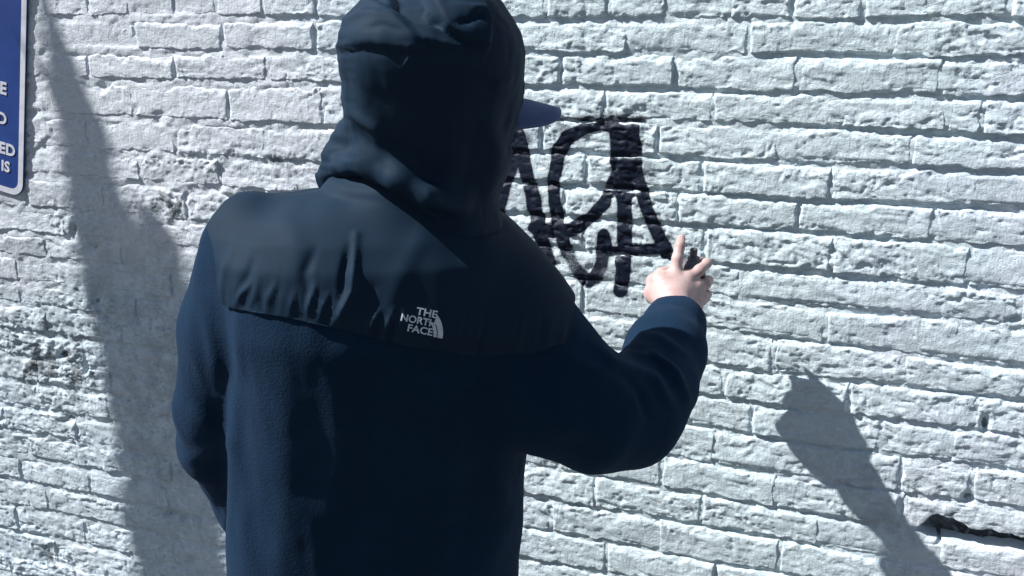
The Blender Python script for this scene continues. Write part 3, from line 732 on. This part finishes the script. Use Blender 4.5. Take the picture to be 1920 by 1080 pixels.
# hood: soft bag over head and cap, open towards the wall
HOODR = [(-26, 780, 880), (-18, 735, 915), (0, 690, 942), (30, 656, 962), (60, 638, 979), (100, 631, 988), (150, 638, 987), (200, 643, 980), (250, 653, 970), (290, 668, 964), (330, 688, 952), (370, 700, 936), (430, 690, 940)]
hb = [0.055, 0.085, .115, .135, .142, .145, .142, .138, .130, .122, .115, .11, .10]
hy = [-.625, -.625, -.625, -.63, -.632, -.63, -.62, -.61, -.60, -.595, -.59, -.59, -.60]
HPHI = math.radians(27)
hb = [q * 0.86 for q in hb]
hz, hx, ha = fit_rows(HOODR, hy, hb, HPHI, 2.5)
def hood_sdf(X, Y, Z):
    d = slices(X, Y, Z, hz, hx, hy, ha, hb, HPHI, 2.5)
    roll = chain(X, Y, Z, [P(606, 338, .60, .010), P(640, 312, .655, .014), P(690, 306, .70, .016), P(745, 336, .712, .015), P(800, 368, .705, .013), P(860, 385, .67, .012)], 0.01)
    d = smin(d, roll, 0.022)
    d = smin(d, chain(X, Y, Z, [P(668, 262, .62, .030), P(640, 300, .62, .026), P(620, 330, .60, .02)]), 0.012)
    inner = ellip(X, Y, Z, hp(0.035, 0, -0.005), (.092, .092, .118)); tun = cone(X, Y, Z, hp(0.05, -.008, -.02), hp(.25, -.03, -.03), .074, .088)
    return np.maximum(d, -smin(inner, tun, 0.03))
V, Q = sdf_mesh(hood_sdf, (-0.75, -0.86, 1.38), (-0.14, -0.40, 1.86), 0.0042)
V = relax(V, Q, 3); N = vnormals(V, Q); px, py = project(V); near = ss(0.05, 0.5, -(N @ fwd))
disp = 0.0022 * fbm3(V * np.array([10, 10, 16]), 33, 3) + 0.0021 * fbm3(V * np.array([34, 34, 16]), 35, 3)
def panel(pts, amp, soft):
    return amp * ss(soft, -soft * 0.4, poly_sd(px, py, pts))
disp = disp + near * panel([(600, 96), (668, 86), (700, 83), (760, 92), (800, 88), (772, 60), (745, 30), (700, 4), (600, 4)], .008, 6)
disp = disp + near * panel([(800, 18), (832, 50), (870, 70), (912, 88), (916, 40), (900, -10), (820, -30)], .011, 6)
disp = disp + near * panel([(738, 10), (775, 36), (828, 48), (806, 10), (790, -30), (740, -20)], -.013, 8)
for pts, w, a in [([(772, 64), (810, 74), (850, 86), (905, 94)], 7, .006), ([(768, 92), (766, 110), (756, 128)], 5, .006), ([(650, 205), (676, 222), (704, 240), (728, 268)], 9, .007), ([(668, 238), (692, 268), (722, 296)], 8, -.004),
                  ([(850, 20), (880, 30), (905, 26)], 5, .005), ([(845, 50), (872, 48), (900, 34)], 4, -.005), ([(890, 120), (935, 150), (975, 140)], 16, .004), ([(920, 230), (935, 290), (925, 350)], 16, .005), ([(840, 230), (850, 300), (830, 370)], 22, .004), ([(655, 42), (690, 30), (725, 34)], 5, .004), ([(690, 60), (720, 52), (760, 62)], 5, -.003)]:
    disp = disp + near * ridge(px, py, pts, w, a)
disp = disp + 0.0016 * ss(680, 640, px) * vn2(py / 8.0, px / 30.0, 55)
V = V + N * disp[:, None]
hood = obj('hood', mesh_np('hood', V - person_at, Q), M_NYLON, jacket); hood['label'] = 'raised hood with slack folds on top'

# cuff
cu, cuo = R_ARM[-1][0], R_ARM[-2][0]; ax = cu - cuo; ax /= np.linalg.norm(ax)
s1 = np.cross(ax, (0, 0, 1)); s1 /= np.linalg.norm(s1); s2 = np.cross(s1, ax)
def ringmesh(c, prof, n=40, e1=None, e2=None, axv=None):
    Vv, Fq = [], []
    for f, r in prof:
        for k in range(n):
            t = 2 * math.pi * k / n; Vv.append(c + axv * f + (e1 * math.cos(t) + e2 * math.sin(t)) * r)
    for j in range(len(prof) - 1):
        for k in range(n):
            a = j * n + k; b = j * n + (k + 1) % n; Fq.append((a, b, b + n, a + n))
    return np.array(Vv), np.array(Fq)
CV, CQ = ringmesh(cu, [(-.02, .045), (-.015, .0545), (.0, .056), (.022, .055), (.045, .0515), (.052, .048), (.050, .043), (.03, .040), (.0, .036)], 40, s1, s2, ax)
obj('cuff', mesh_np('cuff', CV - person_at, CQ), M_FLEECE, jacket)

# embroidered mark on the shoulder blade
from mathutils.bvhtree import BVHTree
bv = BVHTree.FromPolygons([Vector(v) for v in T], [tuple(q) for q in Qk])
A0 = np.array(W(790, 605, D0 + .13))
def mark_place(u, v):
    """u right, v down in photo pixels from the mark's centre, turned with the seam"""
    c, s = math.cos(math.radians(11)), math.sin(math.radians(11))
    return 791 + u * c - v * s, 604 + u * s + v * c
def on_cloth(px_, py_, lift=0.0012):
    r = F_PX * fwd + (px_ - 960) * rgt - (py_ - 540) * upv; r /= np.linalg.norm(r)
    loc, nor, i, dist = bv.ray_cast(Vector(CAM), Vector(r))
    if loc is None: return np.array(W(px_, py_, D0 + .13))
    return np.array(loc) - r * lift
def text_verts(body, offset=0.0, spacing=1.0):
    cu_ = bpy.data.curves.new('lettering', 'FONT'); cu_.body = body; cu_.size = 1.0; cu_.offset = offset; cu_.space_character = spacing; cu_.resolution_u = 3
    o = bpy.data.objects.new('lettering', cu_); COL.objects.link(o)
    bpy.context.view_layer.update()
    me = bpy.data.meshes.new_from_object(o.evaluated_get(bpy.context.evaluated_depsgraph_get()))
    bm_ = bmesh.new(); bm_.from_mesh(me); bmesh.ops.triangulate(bm_, faces=bm_.faces[:])
    bmesh.ops.subdivide_edges(bm_, edges=[e for e in bm_.edges if e.calc_length() > 0.25], cuts=1)
    bmesh.ops.triangulate(bm_, faces=bm_.faces[:])
    Vt = np.array([v.co[:] for v in bm_.verts]); Ft = [tuple(v.index for v in f_.verts) for f_ in bm_.faces]
    bm_.free(); bpy.data.objects.remove(o); bpy.data.curves.remove(cu_); bpy.data.meshes.remove(me)
    return Vt, Ft
def solidify(Vf, Ft, back):
    """give a flat letter a little thickness"""
    n = len(Vf); Vb = Vf + back; F2 = list(Ft) + [tuple(i + n for i in reversed(f)) for f in Ft]
    ec = {}
    for f in Ft:
        for a, b in zip(f, f[1:] + f[:1]): ec[(a, b)] = 1
    for (a, b) in list(ec):
        if (b, a) not in ec: F2.append((b, a, a + n)); F2.append((b, a + n, b + n))
    return np.concatenate([Vf, Vb]), np.array(F2)
sp_pts = []
for x in range(404, 730, 6):
    y = np.interp(x, [400, 500, 600, 700, 770, 880, 1000, 1060], [577, 592, 612, 637, 655, 672, 668, 650]) - 4
    q = on_cloth(x, y, -0.0004); sp_pts.append(q)
sp_pts = np.array(sp_pts); n_ = 6; tv = []; tf = []
for _ in range(3): sp_pts[1:-1] = .5 * sp_pts[1:-1] + .25 * (sp_pts[2:] + sp_pts[:-2])
for i_, q in enumerate(sp_pts):
    tg = sp_pts[min(i_ + 1, len(sp_pts) - 1)] - sp_pts[max(i_ - 1, 0)]; tg /= np.linalg.norm(tg); e1_ = np.cross(tg, fwd); e1_ /= np.linalg.norm(e1_); e2_ = np.cross(tg, e1_)
    for k in range(n_): a_ = 2 * math.pi * k / n_; tv.append(q + (e1_ * math.cos(a_) + e2_ * math.sin(a_)) * 0.0014)
for i_ in range(len(sp_pts) - 1):
    for k in range(n_): tf.append((i_ * n_ + k, i_ * n_ + (k + 1) % n_, (i_ + 1) * n_ + (k + 1) % n_, (i_ + 1) * n_ + k))
obj('seam', mesh_np('seam', np.array(tv) - person_at, np.array(tf)), M_FLEECE, jacket)
def cloth_text(body, right, base, height, width):
    Vt, Ft = text_verts(body, 0.022, 1.0)
    x0, x1 = Vt[:, 0].min(), Vt[:, 0].max(); y0, y1 = Vt[:, 1].min(), Vt[:, 1].max()
    pts = []
    for x, y, _ in Vt:
        uu = right - width + (x - x0) / (x1 - x0) * width; vv = base - (y - y0) / (y1 - y0) * height
        pts.append(on_cloth(*mark_place(uu, vv)))
    Vv, F2 = solidify(np.array(pts), Ft, fwd * 0.0009)
    o = obj('lettering', mesh_np('lettering', Vv - person_at, F2, False), M_THREAD, jacket)
cloth_text('THE', 26, -12, 14, 40)
cloth_text('NORTH', 26, 5, 14, 66)
cloth_text('FACE', 24, 22, 14, 48)
def cloth_strip(f0, f1, n=18):
    Vf = [on_cloth(*mark_place(*f0(t))) for t in np.linspace(0, 1, n)] + [on_cloth(*mark_place(*f1(t))) for t in np.linspace(0, 1, n)]
    Ft = [(i, i + 1, i + n + 1) for i in range(n - 1)] + [(i, i + n + 1, i + n) for i in range(n - 1)]
    Vv, F2 = solidify(np.array(Vf), Ft, fwd * 0.0009)
    obj('emblem_arc', mesh_np('emblem_arc', Vv - person_at, F2, False), M_THREAD, jacket)
def qarc(r):                                        # quarter dome, straight foot at the right
    return lambda t: (2 + r * math.sin(t * math.pi / 2) * 0.95, 23 - r * 1.15 * math.cos(t * math.pi / 2))
def cut(r, umin):
    g_ = qarc(r); t0 = 0.0
    for t in np.linspace(0, 1, 200):
        if g_(t)[0] >= umin: t0 = t; break
    return lambda t: g_(t0 + (1 - t0) * t)
cloth_strip(cut(44, 24), cut(33.5, 24)); cloth_strip(cut(31.5, 26.5), cut(25.5, 26.5)); 

# cap with its peak out of the hood
V, Q = sdf_mesh(lambda X, Y, Z: np.maximum(np.maximum(ellip(X, Y, Z, hp(-.004, 0, .022), (.093, .096, .100)), -ellip(X, Y, Z, hp(-.004, 0, .018), (.088, .091, .095))), -((X - HEAD[0]) * hup[0] + (Y - HEAD[1]) * hup[1] + (Z - HEAD[2]) * hup[2]) + .030), HEAD - .13, HEAD + .15, 0.0045)
V = relax(V, Q, 1)
cap = obj('cap', mesh_np('cap', V - person_at, Q), M_CAP, person); cap['label'] = 'blue baseball cap under the hood'
n1, n2 = 22, 26; top_ = []
VD = np.array([0.92, 0.34, -0.19]); VD /= np.linalg.norm(VD); VS = np.cross(VD, (0, 0, 1)) + np.array([0, 0, -.16]); VS /= np.linalg.norm(VS); VU = np.cross(VS, VD)
TIP = wp(1052, 207, .52); ROOT = TIP - VD * .165
for i in range(n1):
    for j in range(n2):
        s = -1 + 2 * j / (n2 - 1); f = i / (n1 - 1)
        reach = 0.055 + 0.110 * (1 - abs(s) ** 3.2)
        top_.append(ROOT + VD * (reach * f) + VS * s * 0.082 * (1 - 0.12 * f) + VU * (-0.026 * s * s + .004 * math.sin(f * 3)))
top_ = np.array(top_); bot_ = top_ - VU * 0.004
Fg = grid_faces(n1, n2); Vp = np.concatenate([top_, bot_]); off = n1 * n2
rim = [i * n2 for i in range(n1)] + [(n1 - 1) * n2 + j for j in range(1, n2)] + [i * n2 + n2 - 1 for i in range(n1 - 2, -1, -1)] + [j for j in range(n2 - 2, 0, -1)]
rim = np.array(rim); rb = np.roll(rim, -1)
Fp = np.concatenate([Fg, Fg[:, ::-1] + off, np.stack([rb, rim, rim + off, rb + off], 1)])
obj('visor', mesh_np('visor', Vp - person_at, Fp), M_CAP, cap)
# hair under the cap
V, Q = sdf_mesh(lambda X, Y, Z: np.maximum(np.maximum(ellip(X, Y, Z, hp(-.012, 0, .008), (.088, .092, .098)), ((X - HEAD[0]) * FACE[0] + (Y - HEAD[1]) * FACE[1] + (Z - HEAD[2]) * FACE[2]) - .035), -((Z - HEAD[2]) + .07)), HEAD - .14, HEAD + .14, 0.006)
obj('hair', mesh_np('hair', V - person_at, Q), M_HAIR, person)
# trousers and shoes
def trouser_sdf(X, Y, Z):
    d = slices(X, Y, Z, [.94, .90, .84, .78], [HIP[0]] * 4, [HIP[1]] * 4, [.165, .172, .176, .170], [.10, .112, .118, .11], PHI, 2.3)
    for a, b, c in LEGS: d = smin(d, chain(X, Y, Z, [(a - (0, 0, .07), .092), (b, .082), (c + (0, .0, -.02), .078)]), 0.03)
    return np.maximum(d, 0.055 - Z)
V, Q = sdf_mesh(trouser_sdf, (-.95, -.84, .03), (-.25, -.3, 1.02), 0.009)
V = relax(V, Q, 1); N = vnormals(V, Q); V = V + N * (0.006 * fbm3(V * np.array([8, 8, 14]), 13, 2))[:, None]
obj('trousers', mesh_np('trousers', V - person_at, Q), M_JEANS, person)
for a, b, c in LEGS:
    def shoe(X, Y, Z, c=c):
        d = smin(ellip(X, Y, Z, c + (0, .10, -.045), (.048, .115, .045)), ellip(X, Y, Z, c + (0, -.01, -.03), (.042, .06, .062)), 0.03)
        return np.maximum(d, .018 - Z)
    V, Q = sdf_mesh(shoe, c - np.array([.1, .16, .1]), c + np.array([.1, .27, .1]), 0.006)
    sh = obj('shoe', mesh_np('shoe', relax(V, Q, 1) - person_at, Q), M_SHOE, person)
    def sole(X, Y, Z, c=c):
        d = smin(ellip(X, Y, Z * 0, (c[0], c[1] + .095, 0), (.052, .122, 1)), ellip(X, Y, Z * 0, (c[0], c[1] - .015, 0), (.045, .062, 1)), 0.02)
        return np.maximum(d, np.abs(Z - .0125) - .0125)
    V, Q = sdf_mesh(sole, (c[0] - .1, c[1] - .12, -.02), (c[0] + .1, c[1] + .27, .05), 0.006)
    obj('sole', mesh_np('sole', V - person_at + (0, 0, .001), Q, False), M_SOLE, sh)

# ------------------------------------------------------------------ spray can
def lathe(name, prof, mat, parent, n=36, smooth=True):
    Vv = np.array([(r * math.cos(2 * math.pi * k / n), r * math.sin(2 * math.pi * k / n), z) for r, z in prof for k in range(n)])
    Fq = np.array([(j * n + k, j * n + (k + 1) % n, (j + 1) * n + (k + 1) % n, (j + 1) * n + k) for j in range(len(prof) - 1) for k in range(n)])
    return obj(name, mesh_np(name, Vv, Fq, smooth), mat, parent)
can_top = wp(1293, 476, .112)
can = empty('spray_can', can_top - np.array([0.0, -0.004, 0.145])); can.rotation_euler = (math.radians(4), math.radians(3), 0)
tag(can, 'dark spray paint can gripped in the raised right hand', 'spray can')
lathe('can_body', [(0.0, .003), (.022, .001), (.0245, .0), (.0252, .003), (.0252, .006), (.0245, .008), (.0245, .118), (.0252, .120), (.0252, .124), (.0235, .126)], M_CAN, can)
lathe('dome', [(.0235, .1255), (.021, .131), (.016, .136), (.012, .138), (.0115, .142), (.009, .143), (0, .143)], M_TIN, can)
lathe('nozzle', [(.0062, .1432), (.0066, .150), (.0066, .156), (.005, .158), (0, .158)], M_NOZ, can)

# ------------------------------------------------------------------ blue street sign
sd_ = 0.005
br = wp(44, 371, sd_); tr = wp(52, 0, sd_)
sx = 0.42; sz = 0.62
vdir = (tr - br); vdir[1] = 0; vdir /= np.linalg.norm(vdir); hdir = np.array([vdir[2], 0, -vdir[0]])
sign = empty('street_sign', br - hdir * sx * .5); tag(sign, 'blue street sign with white lettering and border screwed to the wall', 'sign')
def sp_(u, v, y=0.0):                               # u leftwards from the right edge, v up from the foot
    return hdir * (sx * .5 - u) + vdir * v + np.array([0, y, 0])
def rounded(x0, x1, y0, y1, r, n=8):
    o = []
    for cx, cy, a0 in ((x1 - r, y0 + r, -90), (x1 - r, y1 - r, 0), (x0 + r, y1 - r, 90), (x0 + r, y0 + r, 180)):
        for k in range(n + 1):
            a = math.radians(a0 + 90 * k / n); o.append((cx + r * math.cos(a), cy + r * math.sin(a)))
    return o
def slab(name, outline, y0, y1, mat, hole=None):
    bm_ = bmesh.new(); n = len(outline)
    f1 = [bm_.verts.new(sp_(u, v, y0)) for u, v in outline]; f2 = [bm_.verts.new(sp_(u, v, y1)) for u, v in outline]
    for k in range(n): bm_.faces.new((f1[k], f1[(k + 1) % n], f2[(k + 1) % n], f2[k]))
    if hole:
        g1 = [bm_.verts.new(sp_(u, v, y0)) for u, v in hole]; g2 = [bm_.verts.new(sp_(u, v, y1)) for u, v in hole]
        for k in range(n):
            j = (k + 1) % n
            bm_.faces.new((f1[k], g1[k], g1[j], f1[j])); bm_.faces.new((f2[k], f2[j], g2[j], g2[k])); bm_.faces.new((g1[k], g2[k], g2[j], g1[j]))
    else: bm_.faces.new(f1[::-1]); bm_.faces.new(f2)
    bmesh.ops.recalc_face_normals(bm_, faces=bm_.faces[:])
    return bm_obj(name, bm_, mat, sign)
slab('plate', rounded(0, sx, 0, sz, .032), -.0015, .0015, M_BLUE)
slab('border', rounded(0.001, sx - .001, .001, sz - .001, .031), -.0023, -.0016, M_WHITE, rounded(.0145, sx - .0145, .0145, sz - .0145, .021))
ppm = F_PX / ((br - CAM) @ fwd)                     # pixels per metre at the sign
def sign_text(body, pxr, pym, hpx):
    q = W(pxr, pym, sd_) - br; uu = -(q @ hdir); vv = q @ vdir; hgt = hpx / ppm * 1.05
    Vt, Ft = text_verts(body, 0.032, 1.04)
    x1, y0, y1 = Vt[:, 0].max(), Vt[:, 1].min(), Vt[:, 1].max(); k = hgt / (y1 - y0)
    pts = np.array([sp_(uu + (x1 - x) * k * 1.0, vv + (y - .5 * (y0 + y1)) * k, -.0030) for x, y, _ in Vt])
    Vv, F2 = solidify(pts, Ft, np.array([0, .0012, 0]))
    obj('letter', mesh_np('letter', Vv, F2, False), M_WHITE, sign)
sign_text('E', 14, 167, 22); sign_text('D', 14, 224, 21); sign_text('ED', 30, 284, 21); sign_text('IS', 20, 314, 20)
for v in (.05, sz - .05):
    bm_ = bmesh.new(); bmesh.ops.create_cone(bm_, cap_ends=True, segments=12, radius1=.008, radius2=.007, depth=.006)
    bmesh.ops.rotate(bm_, verts=bm_.verts, cent=(0, 0, 0), matrix=__import__('mathutils').Matrix.Rotation(math.pi / 2, 3, 'X'))
    bmesh.ops.translate(bm_, verts=bm_.verts, vec=Vector(sp_(sx * .5, v, -.004))); bm_obj('screw', bm_, M_STEEL, sign)
    bm_obj('stand_off', box_bm(sp_(sx * .5, v, .002) - (.012, 0, .012), sp_(sx * .5, v, .002) + (.012, .012, .012), .001), M_STEEL, sign)

# ------------------------------------------------------------------ tree added out of view at left to cast the wall shadow
T_RAY = 2.0
def cast(px_, py_, t=T_RAY): return W(px_, py_) - RAY * t
def rad(w_, px_, py_): return 0.5 * w_ / 815.0 / 2.15
ax_m = [(66, -120, 12), (76, -30, 22), (88, 20, 38), (116, 110, 70), (146, 210, 112), (174, 340, 128), (200, 470, 140), (232, 620, 160), (275, 800, 170), (312, 950, 190), (335, 1080, 210)]
ax_s = [(293, 428, 96), (300, 500, 104), (315, 640, 120), (335, 820, 150), (350, 1000, 170)]
mainp = [(cast(x, y), rad(w_, x, y)) for x, y, w_ in ax_m]
stub = [(cast(x, y), rad(w_, x, y)) for x, y, w_ in ax_s]
base = mainp[-1][0] + np.array([.10, -.03, -mainp[-1][0][2]])
trunk_line = mainp + [(mainp[-1][0] * .5 + base * .5, .075), (base + (0, 0, .12), .09), (base - (0, 0, .02), .14)]
def tree_sdf(X, Y, Z):
    d = chain(X, Y, Z, trunk_line, 0.02); d = smin(d, chain(X, Y, Z, stub + [mainp[-1]], 0.02), 0.02); return d
allp = np.array([p for p, r in trunk_line + stub])
V, Q = sdf_mesh(tree_sdf, (allp.min(0) - .26) * [1, 1, 0] + [0, 0, 0.0], allp.max(0) + .26, 0.011)
V = relax(V, Q, 1); N = vnormals(V, Q); V = V + N * (0.003 * fbm3(V * np.array([30, 30, 8]), 23, 2))[:, None]
tree = empty('shadow_caster', base); tag(tree, 'bare pruned tree trunk added out of view to cast the shadow on the wall', 'tree')
trunk = obj('trunk', mesh_np('trunk', V - base, Q), M_BARK, tree)
tw = [(cast(54, 84), .0045), (cast(84, 146), .006), (cast(125, 215), .008), (cast(165, 300), .010)]
V, Q = sdf_mesh(lambda X, Y, Z: chain(X, Y, Z, tw, .004), np.min([p for p, r in tw], 0) - .03, np.max([p for p, r in tw], 0) + .03, 0.006)
obj('twig', mesh_np('twig', V - base, Q), M_BARK, tree)
